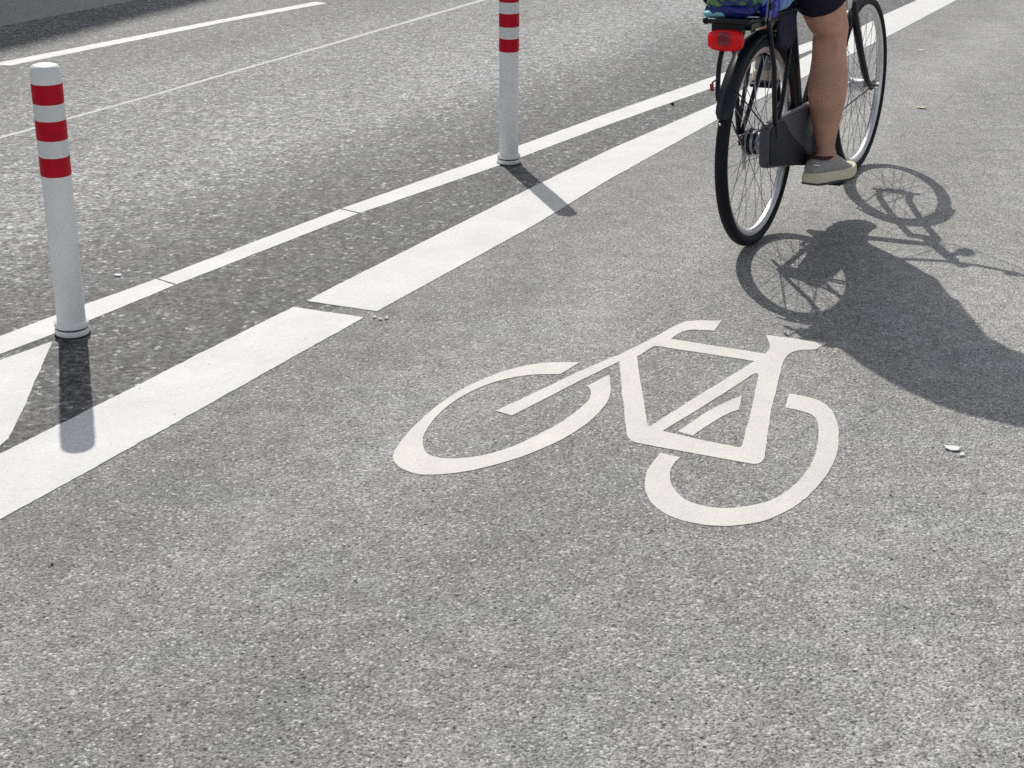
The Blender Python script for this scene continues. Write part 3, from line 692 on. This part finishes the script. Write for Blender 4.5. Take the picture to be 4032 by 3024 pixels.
# torso
ch = [(.100, .93, .150, .100), (.105, .99, .168, .125), (.118, 1.06, .158, .122), (.140, 1.15, .138, .105), (.170, 1.25, .150, .112), (.198, 1.34, .166, .118), (.222, 1.42, .168, .104), (.238, 1.475, .130, .080), (.252, 1.51, .070, .060), (.268, 1.545, .056, .056), (.285, 1.60, .056, .058)]
ch = [(x, z if z < 1.0 else 1.0+(z-1.0)*1.17, a, b_) for x, z, a, b_ in ch]     # long upright back
body.tube([(x, 0, z) for x, z, a, b_ in ch], [(a, b_) for x, z, a, b_ in ch], 32, ref=FWD)
for s_ in (-1, 1):
    sh, el, wr = Vector((.228, s_*.172, 1.503)), Vector((.360, s_*.290, 1.215)), Vector((.572, s_*.290, 1.040))
    limb([(sh+Vector((-.005, -s_*.05, .015)), (.055, .06)), (sh, (.056, .058)), (sh.lerp(el, .35), (.048, .049)), (sh.lerp(el, .75), (.041, .042)), (el, (.039, .039)), (el.lerp(wr, .22), (.0415, .0415)), (el.lerp(wr, .6), (.033, .034)), (el.lerp(wr, .92), (.027, .024)), (wr, (.027, .022))], 20)
    # palm on the grip, fingers closed round it
    gd = Vector((.12, s_*-.018, .009)).normalized()      # grip axis, forward
    g0 = Vector((.597, s_*.286, 1.000)); outw = Vector((0, s_, 0)); dn_ = Vector((0, 0, -1))
    body.tube([wr, wr+Vector((.02, 0, -.012)), g0+Vector((.03, s_*.006, .024)), g0+Vector((.075, s_*.002, .024))], [(.027, .021), (.034, .020), (.040, .017), (.037, .013)], 18, ref=(0, 0, 1))
    for k, (off, ln) in enumerate(((.012, .8), (.033, .95), (.054, 1.0), (.075, .92))):
        c0 = g0 + gd*off; pts = []; rr = .0265
        for i in range(9):
            q = R(70 - (215*ln)*i/8)
            pts.append(c0 + outw*math.cos(q)*rr + Vector((0, 0, 1))*math.sin(q)*rr)
        body.ptube(pts, [.0092, .0092, .0088, .0088, .0084, .0082, .0080, .0076, .0062], 10)
    tp = [g0+gd*.02+Vector((0, -s_*.018, .016)), g0+gd*.045-outw*.026+Vector((0, 0, .006)), g0+gd*.068-outw*.024+dn_*.010, g0+gd*.082-outw*.016+dn_*.020]
    body.ptube(tp, [.012, .0105, .0098, .0075], 10)
# head: skull, jaw, nose, ears, brow
H = Vector((.315, 0, 1.80))
for c_, r_ in (((.352, -.105, .485), (.040, .030, .080)), ((.350, -.142, .478), (.038, .029, .074)), ((.374, -.1525, .243), (.012, .008, .013)), ((.376, -.0925, .250), (.012, .008, .014)), ((.402, -.121, .600), (.030, .034, .036)), ((.330, -.088, .600), (.014, .013, .060)), ((.328, -.150, .600), (.014, .013, .060)), ((.338, -.122, .262), (.010, .011, .045))):
    body.ell(c_, r_, 18, 12)
body.ell(H+Vector((-.012, 0, .03)), (.098, .076, .092), 28, 18)
body.ell(H+Vector((.028, 0, -.035)), (.062, .058, .078), 24, 16)
body.ell(H+Vector((.052, 0, -.085)), (.030, .032, .024), 16, 10)
body.tube([H+Vector((.086, 0, .020)), H+Vector((.103, 0, -.012)), H+Vector((.108, 0, -.024)), H+Vector((.088, 0, -.034))], [(.008, .008), (.012, .010), (.015, .010), (.012, .006)], 12, ref=(1, 0, 0))
body.ell(H+Vector((.076, 0, .032)), (.014, .046, .010), 16, 8)
for s_ in (-1, 1): body.ell(H+Vector((-.008, s_*.078, -.008)), (.020, .010, .032), 14, 10, (0, R(-12), 0))
bo = body.build('body', M['skin'], rider, remesh=.0048, smooth_it=5)
for s_ in (-1, 1): MB().ell(H+Vector((.079, s_*.031, .008)), (.011, .0125, .0085), 16, 10).build('eye', M['eye'], rider)
MB().tube([H+Vector((.083, -.024, -.062)), H+Vector((.0925, -.010, -.0605)), H+Vector((.094, 0, -.0615)), H+Vector((.0925, .010, -.0605)), H+Vector((.083, .024, -.062))], [.002, .005, .0055, .005, .002], 10, ref=(0, 0, 1)).build('mouth', M['lip'], rider)
hr = MB(); vs, fs = blob(H+Vector((-.022, 0, .045)), (.104, .085, .088), 3.0, amp=.010, fr_=30, p=2.1)
hr.add([v if v.x < H.x+.05 or v.z > H.z+.06 else Vector((H.x+.05, v.y*.9, max(v.z, H.z+.05))) for v in vs], fs); hr.build('hair', M['hair'], rider, angle=80)
# shirt
sh_ = MB(); G_ = .013
sh_.tube([(x+dx, 0, z) for (x, z, a, b_), dx in zip(ch[1:8], (-.04, -.05, -.07, -.07, -.06, -.05, -.02))], [(a+g, b_+g*.95) for (x, z, a, b_), g in zip(ch[1:8], (.066, .085, .108, .110, .104, .090, .05))], 36, ref=FWD)
for s_ in (-1, 1):
    sh, el = Vector((.205, s_*.205, 1.498)), Vector((.345, s_*.305, 1.215))
    sh_.tube([sh+Vector((0, -s_*.08, .02)), sh, sh.lerp(el, .35), sh.lerp(el, .8)], [(.092, .096), (.102, .100), (.096, .094), (.090, .088)], 20, ref=FWD)
sh_.build('shirt', M['shirt'], rider, remesh=.007, smooth_it=4)
# shorts: loose legs ending just above the knee, hem dropped at the back
so2 = MB()
so2.tube([(.095, 0, .925), (.103, 0, .99), (.116, 0, 1.06), (.125, 0, 1.09)], [(.165, .12), (.185, .145), (.172, .137), (.166, .13)], 32, ref=FWD)
for hp, kn, endt in ((hipR, knR, .615), (hipL, knL, .66)):
    so2.tube([hp+Vector((-.03, 0, .06)), hp.lerp(kn, .12), hp.lerp(kn, .3), hp.lerp(kn, .5), hp.lerp(kn, endt)], [(.10, .125), (.103, .118), (.097, .106), (.090, .097), (.087, .094)], 28, ref=FWD)
so2.build('shorts', M['shorts'], rider, remesh=.006, smooth_it=3)
# shoes
def shoe(heel, d, up, right):
    side = up.cross(d).normalized()              # left
    P_ = lambda x, y, z: heel + d*x + side*y + up*z
    # outline of the sole, heel to toe
    half = [(-.030, .006), (-.026, .020), (-.010, .031), (.03, .033), (.08, .032), (.13, .036), (.18, .045), (.215, .045), (.245, .036), (.262, .020), (.268, .004)]
    sk = lambda x: (.010 if right else -.010)*max(0, (x-.09)/.16)      # last curves inwards
    ring = [(x, y+sk(x)) for x, y in half] + [(x, -y*.97+sk(x)) for x, y in reversed(half)]
    def layer(z, grow, spring, rock=0): return [P_(x*(1+grow*.1)+(-.004*grow), y*(1+grow), z+spring*max(0, (x-.16)/.1)**2*.016 + rock*max(0, (-x)/.03)*.004) for x, y in ring]
    def stack(layers):
        mb = MB(); n = len(ring); vs = [v for l in layers for v in l]; fs = []
        for i in range(len(layers)-1):
            for j in range(n): fs.append((i*n+j, i*n+(j+1) % n, (i+1)*n+(j+1) % n, (i+1)*n+j))
        fs.append(tuple(range(n-1, -1, -1))); fs.append(tuple((len(layers)-1)*n+j for j in range(n)))
        return mb.add(vs, fs)
    out = stack([layer(-.020, .10, 1, 1), layer(-.0165, .13, 1, 1), layer(-.0125, .12, 1, 1)])
    mid_ = stack([layer(-.0125, .085, 1), layer(-.002, .12, 1), layer(.012, .10, .9), layer(.024, .04, .8)])
    # upper: cross sections
    secs = [(-.024, .014, .030, .010), (-.020, .024, .060, .012), (0, .034, .074, .014), (.03, .040, .080, .014), (.06, .0405, .086, .014), (.09, .041, .086, .014), (.12, .042, .078, .014), (.16, .044, .060, .015), (.20, .043, .040, .016), (.235, .036, .032, .018), (.255, .020, .026, .02)]
    up_ = MB(); n = 20; vs = []; fs = []
    for x, wy, hz, z0 in secs:
        for j in range(n):
            q = 2*math.pi*j/n; cz = (z0+hz)/2; rz = (hz-z0)/2+.006
            vs.append(P_(x, sk(x)+wy*math.cos(q)*(1.0 if math.sin(q) < .2 else .93), cz+rz*math.sin(q)))
    for i in range(len(secs)-1):
        for j in range(n): fs.append((i*n+j, i*n+(j+1) % n, (i+1)*n+(j+1) % n, (i+1)*n+j))
    fs.append(tuple(range(n-1, -1, -1))); fs.append(tuple((len(secs)-1)*n+j for j in range(n)))
    up_.add(vs, fs)
    s0 = up_.build('shoe', M['shoe'], rider, sub=1, angle=80)
    mid_.build('midsole', M['sole'], s0, bevel=.003, angle=60); out.build('outsole', M['outsole'], s0, angle=60)
    col_ = spline([P_(-.012, 0, .079), P_(.005, .030, .076), P_(.045, .033, .074), P_(.085, .026, .083), P_(.098, 0, .090), P_(.085, -.026, .083), P_(.045, -.033, .074), P_(.005, -.030, .076)], 5, closed=True)
    MB().ptube(col_, .0065, 8, closed=True).build('collar', M['liner'], s0)
    for k in range(4):
        x = .105+.018*k; zt = .082-.009*k*1.0
        MB().ptube(spline([P_(x, .022, zt-.008), P_(x+.004, .008, zt+.004), P_(x+.004, -.008, zt+.004), P_(x, -.022, zt-.008)], 4), .0022, 6).build('lace', M['strap'], s0)
    MB().ptube(spline([P_(-.026, -.010, .052), P_(-.022, -.022, .054), P_(-.010, -.030, .052)], 4), .003, 6).build('heel_tab', M['alu'], s0)
    return s0
shoe(heelR, dR, upR, True); shoe(heelL, dL, upL, False)

# ------------------------------------------------------------------ small litter on the asphalt
def flake(name, px, py, k, size, mat, label, cat, seed, lift=.004, thick=.002, group=None, zb=.0014):
    g = at(px, py, k); n = 14; rnd = random.Random(seed); mb = MB(); vs = []
    for lay in (0, 1):
        for i in range(n):
            q = 2*math.pi*i/n; rr = size*(.55+.6*noise.noise(Vector((math.cos(q)*1.4+seed, math.sin(q)*1.4, seed))) + .35)
            x, y = rr*math.cos(q)*1.35, rr*math.sin(q)*.75
            vs.append(Vector((x, y, .001+lift*(.5+.5*noise.noise(Vector((x*60, y*60, seed)))) + lift*(x/size)**2*.3 + lay*thick)))
    fs = [tuple(range(n-1, -1, -1)), tuple(range(n, 2*n))] + [(i, (i+1) % n, n+(i+1) % n, n+i) for i in range(n)]
    o = mb.add(vs, fs).build(name, mat, None); o.location = (g.x, g.y, zb); o.rotation_euler.z = rnd.uniform(-.6, .9)
    return tag(o, label, cat, group)
flake('blossom_scrap', 3752, 1772, 1, .0165, M['scrap'], 'largest white blossom scrap lying below the rider shadow', 'litter', 3)
s_ = at(3778, 1795, 1)
flake('blossom_stalk', 3785, 1797, 1, .006, M['scrap'], 'thin white stalk lying at the edge of the large blossom scrap', 'litter', 5)
flake('fallen_leaf', 3626, 428, 1, .022, M['leaf'], 'pale yellowish fallen leaf right of the front wheel', 'leaf', 8, lift=.008)
flake('paper_scrap', 3626, 201, 1, .015, M['scrap'], 'small white scrap nearest the far edge of the lane, left of its pair', 'litter', 11)
flake('paper_scrap', 3701, 176, 1, .010, M['scrap'], 'tiny white scrap right of the other scrap near the picture top', 'litter', 12)
flake('paint_flake', 255, 597, PK, .012, M['scrap'], 'pale paint flake on the asphalt left of the narrow line joint', 'litter', 13, zb=.001)
for i, (x, y) in enumerate(((808, 688), (822, 692), (834, 690))):
    flake('paint_chip', x, y, PK, .006, M['paint'], 'pale paint chip on the asphalt just past the gap in the wide line', 'litter', 20+i, group='paint chips by the line gap')
def pebble(px, py, k, r, label, seed):
    g = at(px, py, k); mb = MB(); vs, fs = blob((0, 0, r*.5), (r, r*.8, r*.6), seed, amp=r*.3, fr_=60, n=12, m=8, p=2)
    o = mb.add(vs, fs).build('pebble', M['stone'], None, angle=60); o.location = (g.x, g.y, .002); tag(o, label, 'stone')
pebble(1452, 228, PK, .011, 'black pebble on the road between the rear bollard and the bicycle', 2)
pebble(113, 1222, PK, .0032, 'tiny black pebble on the cycle lane near the left edge', 5)

# ------------------------------------------------------------------ house beyond the road whose eaves shade the far lane
sa, sb = at(0, 212, 1), at(850, 0, 1); hd_ = (sb-sa).normalized(); HH = 19.0
off = Vector((sd.x, sd.y))/sd.z*HH
e0 = sa + off                                               # a point under the street-side eaves
out_n = Vector((-hd_.y, hd_.x))                             # away from the street
house = empty('apartment_house', 'pale rendered house across the road whose eaves shade the far lane', 'building')
a0, a1 = e0 - hd_*16, e0 + hd_*34; w0, w1_ = a0+out_n*.5, a1+out_n*.5; dpt = 11
ring = [w0, w1_, w1_+out_n*dpt, w0+out_n*dpt]
MB().prism(ring, 0, HH-.05).build('wall', M['wall'], house, smooth=False)
rfm = MB(); ea = [a0-hd_*.4, a1+hd_*.4, a1+hd_*.4+out_n*(dpt+1), a0-hd_*.4+out_n*(dpt+1)]; rg = [(ea[0]+ea[3])/2, (ea[1]+ea[2])/2]
vs = [Vector((p.x, p.y, HH)) for p in ea] + [Vector((p.x, p.y, HH+2.6)) for p in rg] + [Vector((p.x, p.y, HH-.12)) for p in ea]
rfm.add(vs, [(0, 1, 5, 4), (2, 3, 4, 5), (1, 2, 5), (3, 0, 4), (9, 8, 7, 6)[::-1], (0, 6, 7, 1), (1, 7, 8, 2), (2, 8, 9, 3), (3, 9, 6, 0)]).build('roof', M['roof'], house, smooth=False)
ang = math.atan2(hd_.y, hd_.x)
for fl in range(6):
    for k in range(15):
        p = a0 + hd_*(2.2+k*3.2) + out_n*.5; zc = 2.0+fl*3.0
        wf = MB().box((p.x, p.y, zc), (1.3, .12, 1.7), (0, 0, ang)).build('window', M['wframe'], house, smooth=False)
        q = p - out_n*.045
        MB().box((q.x, q.y, zc), (1.12, .06, 1.52), (0, 0, ang)).build('pane', M['glass'], wf, smooth=False)

cam_o.select_set(False)
